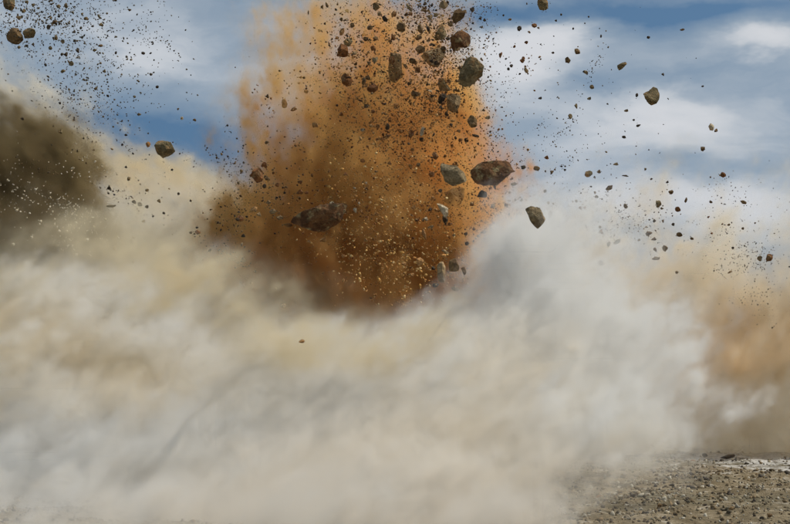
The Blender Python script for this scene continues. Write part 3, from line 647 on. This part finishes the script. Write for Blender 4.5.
 (730,272,5.4,2.2,'tan','haze'),(677,272,4,3,'tan','haze'),(608.5,244,3.2,6,'olive','haze'),(665,248,5,6,'tan','haze'),(655,249.5,3,5,'brown','haze'),(601,263,5,4.4,'tan','haze'),(639,240,3,2.6,'brown','haze'),(594.5,177,2.4,2,'dark','right'),(565,170,2.4,2.2,'dark','right'),(616.5,190,1,1,'dark','right'),
]
ZD = dict(spray=(71, 78), plume=(73, 76), fleck=(73, 75.5), left=(70, 76), jet=(74, 77), fringe=(71, 76), right=(68, 74), haze=(68, 76), slope=(70, 78))
for (x, y, a, b, mt, z) in SMALL:
    lo_, hi_ = ZD[z]
    PEND.append((fragment(x, y, a, b, mt, pr.uniform(lo_, hi_), *ZL[z]), x, y, a, b, mt))

# thousands of bits too small to name: the largest hundred as things of their own, the rest as one mass per zone
FIELDS = [  # zone, shard material, count, (cx, cy, sx, sy, tilt) clusters, depth range, median px size, spread
 ('spray', 'dark', 7000, [(400, 45, 34, 42, 0), (425, 85, 26, 32, 0), (440, 30, 22, 30, 0), (370, 40, 26, 30, 0), (455, 60, 14, 30, 0), (400, 110, 40, 25, 0)], (71, 85), .52, .5),
 ('spray', 'rust', 4500, [(400, 60, 40, 36, 0), (425, 110, 30, 30, 0), (390, 130, 45, 30, 0), (370, 90, 35, 30, 0), (440, 160, 25, 35, 0)], (73, 80), .66, .42),
 ('plume', 'rust', 5500, [(410, 200, 36, 36, 0), (370, 180, 45, 40, 0), (440, 240, 30, 30, 0), (480, 210, 28, 22, 0), (330, 215, 30, 25, 0)], (74, 80), .52, .5),
 ('fleck', 'gold', 2000, [(400, 225, 32, 34, 0), (420, 265, 34, 22, 0), (385, 270, 36, 22, 0), (365, 215, 25, 25, 0), (400, 170, 40, 30, 0)], (73, 77), .62, .5),
 ('left', 'olive', 2400, [(55, 35, 30, 28, 0), (85, 70, 28, 24, 0), (40, 18, 26, 18, 0), (95, 30, 45, 30, 0), (110, 95, 34, 22, -35), (75,10,40,14,0)], (68, 77), .62, .42),
 ('slope', 'dark', 320, [(110, 170, 35, 30, 0), (60, 110, 30, 25, 0), (150, 175, 35, 30, 0), (130, 225, 22, 22, 0), (40, 75, 30, 20, 0)], (71, 78), .55, .4),
 ('jet', 'cream', 420, [(28, 195, 22, 22, 0), (15, 185, 12, 20, 0), (60, 225, 28, 20, -20), (90, 200, 30, 25, 0)], (73, 76), .62, .45),
 ('fringe', 'dark', 600, [(262, 190, 18, 26, 0), (245, 215, 18, 22, 0), (280, 205, 25, 22, 0), (240, 165, 18, 16, 0), (225, 235, 20, 20, 0)], (71, 77), .62, .4),
 ('right', 'dark', 950, [(505, 50, 28, 30, 0), (525, 110, 35, 35, 0), (500, 150, 24, 25, 0), (560, 170, 40, 35, 0), (610, 170, 45, 40, 0), (640, 215, 30, 22, 0), (590, 90, 50, 40, 0), (490, 90, 16, 30, 0)], (68, 76), .55, .4),
 ('haze', 'dark', 900, [(745, 215, 28, 24, 0), (740, 250, 30, 18, 0), (660, 230, 40, 18, 0), (765, 290, 20, 30, 0), (590, 215, 20, 20, 0)], (70, 80), .48, .32),
]
big_left = 90
for z, mt, n, cl, (d0, d1), med, spread in FIELDS:
    k = rng.integers(0, len(cl), n); c = np.array(cl)[k]
    gx_, gy_ = rng.normal(size=n), rng.normal(size=n)
    x = c[:, 0] + gx_ * c[:, 2]; y = c[:, 1] + gy_ * c[:, 3]
    ns = max(6, n // 45); pick = rng.integers(0, ns, n); wh = rng.random(n) < .5      # half of them fly in small jets
    ox, oy = x[:ns][pick], y[:ns][pick]
    rx_, ry_ = ox - 395, oy - 340; rl = np.hypot(rx_, ry_) + 1e-6
    al, ac = rng.normal(size=n) * 13, rng.normal(size=n) * 3.2
    x = np.where(wh, ox + rx_ / rl * al - ry_ / rl * ac, x); y = np.where(wh, oy + ry_ / rl * al + rx_ / rl * ac, y)
    dd = rng.uniform(d0, d1, n)
    s = np.minimum(np.exp(rng.normal(math.log(med), spread, n)), 2.2)
    pos = np.array([P(a, b, q)[:] for a, b, q in zip(x, y, dd)])
    keep = (y < 335) & (pos[:, 2] > .5)
    order = np.argsort(-s); nb = max(3, int(n * 90 / 26000)); cnt = 0
    for i in order:
        if cnt >= nb: break
        if keep[i] and 0 < x[i] < 790 and y[i] > 0:
            keep[i] = False; cnt += 1
            key = {'dark': 'dark', 'rust': 'rust', 'gold': 'orange', 'olive': 'olive', 'cream': 'pale'}[mt]
            q = (float(x[i]), float(y[i]), float(s[i]) * 2.1, float(s[i]) * 1.7, key)
            PEND.append((fragment(*q, float(dd[i]), *ZL[z]), *q))
    v, f = shards(rng, pos[keep], s[keep] * dd[keep] / FPX, .5)
    names = dict(spray='debris_spray', plume='plume_debris', fleck='plume_flecks', left='upper_debris', slope='slope_debris', jet='jet_flecks', fringe='fringe_debris', right='sky_debris', haze='haze_debris')
    stuff('rock_debris', v, f, SM[mt], 'countless tiny bits among ' + ZL[z][1], 'rock debris')

describe()

# ------------------------------------------------------------------ stones on the ground
def ground_stone(px, py, wd, ht, mat, label, group='stones lying on the open ground'):
    d = CAM_H * FPX / (py - 400.0); c = P(px, py, d)
    for _ in range(3):
        z = gz(c.x, d); d = (CAM_H - z) * FPX / (py - 400.0); c = P(px, py, d)
    o = fragment(px, py, wd, ht, mat, d, label, group, name='ground_stone', ang=pr.uniform(-8, 8))
    return o
ground_stone(727, 457, 15, 4.5, 'dark', 'flat dark stone on the pale patch of ground at lower right')
GL = {'dark': 'dark', 'olive': 'olive', 'pale': 'pale', 'brown': 'brown', 'rust': 'rusty', 'orange': 'orange tan', 'tan': 'tan', 'grey': 'grey'}
GP = []
for (x, y, a, b, mt) in [(672, 485, 6, 3.5, 'dark'), (650, 484, 6, 3.5, 'olive'), (641, 480, 5, 3, 'pale'), (720, 494, 6, 4, 'dark'), (700, 459, 7, 4, 'brown'), (693, 462, 6, 4, 'rust'),
        (705, 455, 5, 3, 'dark'), (779, 485, 6, 4, 'dark'), (600, 497, 8, 4, 'orange'), (588, 495, 6, 4, 'tan'), (671, 490, 6, 3, 'dark'), (745, 478, 5, 3, 'olive'), (760, 470, 4, 2.5, 'dark'),
        (690, 500, 6, 3.6, 'grey'), (660, 505, 6, 3.6, 'brown'), (732, 508, 7, 4, 'tan'), (755, 500, 5, 3, 'brown'), (640, 500, 5, 3.4, 'brown'), (770, 515, 7, 4, 'brown'), (710, 478, 5, 3, 'grey')]:
    GP.append((x, ground_stone(x, y, a, b, mt, None), mt))
GP.sort(key=lambda q: q[0])
ORD = 'first second third fourth fifth sixth'.split()
for mt in GL:
    l = [o for _, o, m_ in GP if m_ == mt]
    for i, o in enumerate(l):
        o['label'] = ('%s stone on the bare ground at lower right' % GL[mt]) if len(l) == 1 else ('%s %s stone from the left on the bare ground at lower right' % (ORD[i], GL[mt]))
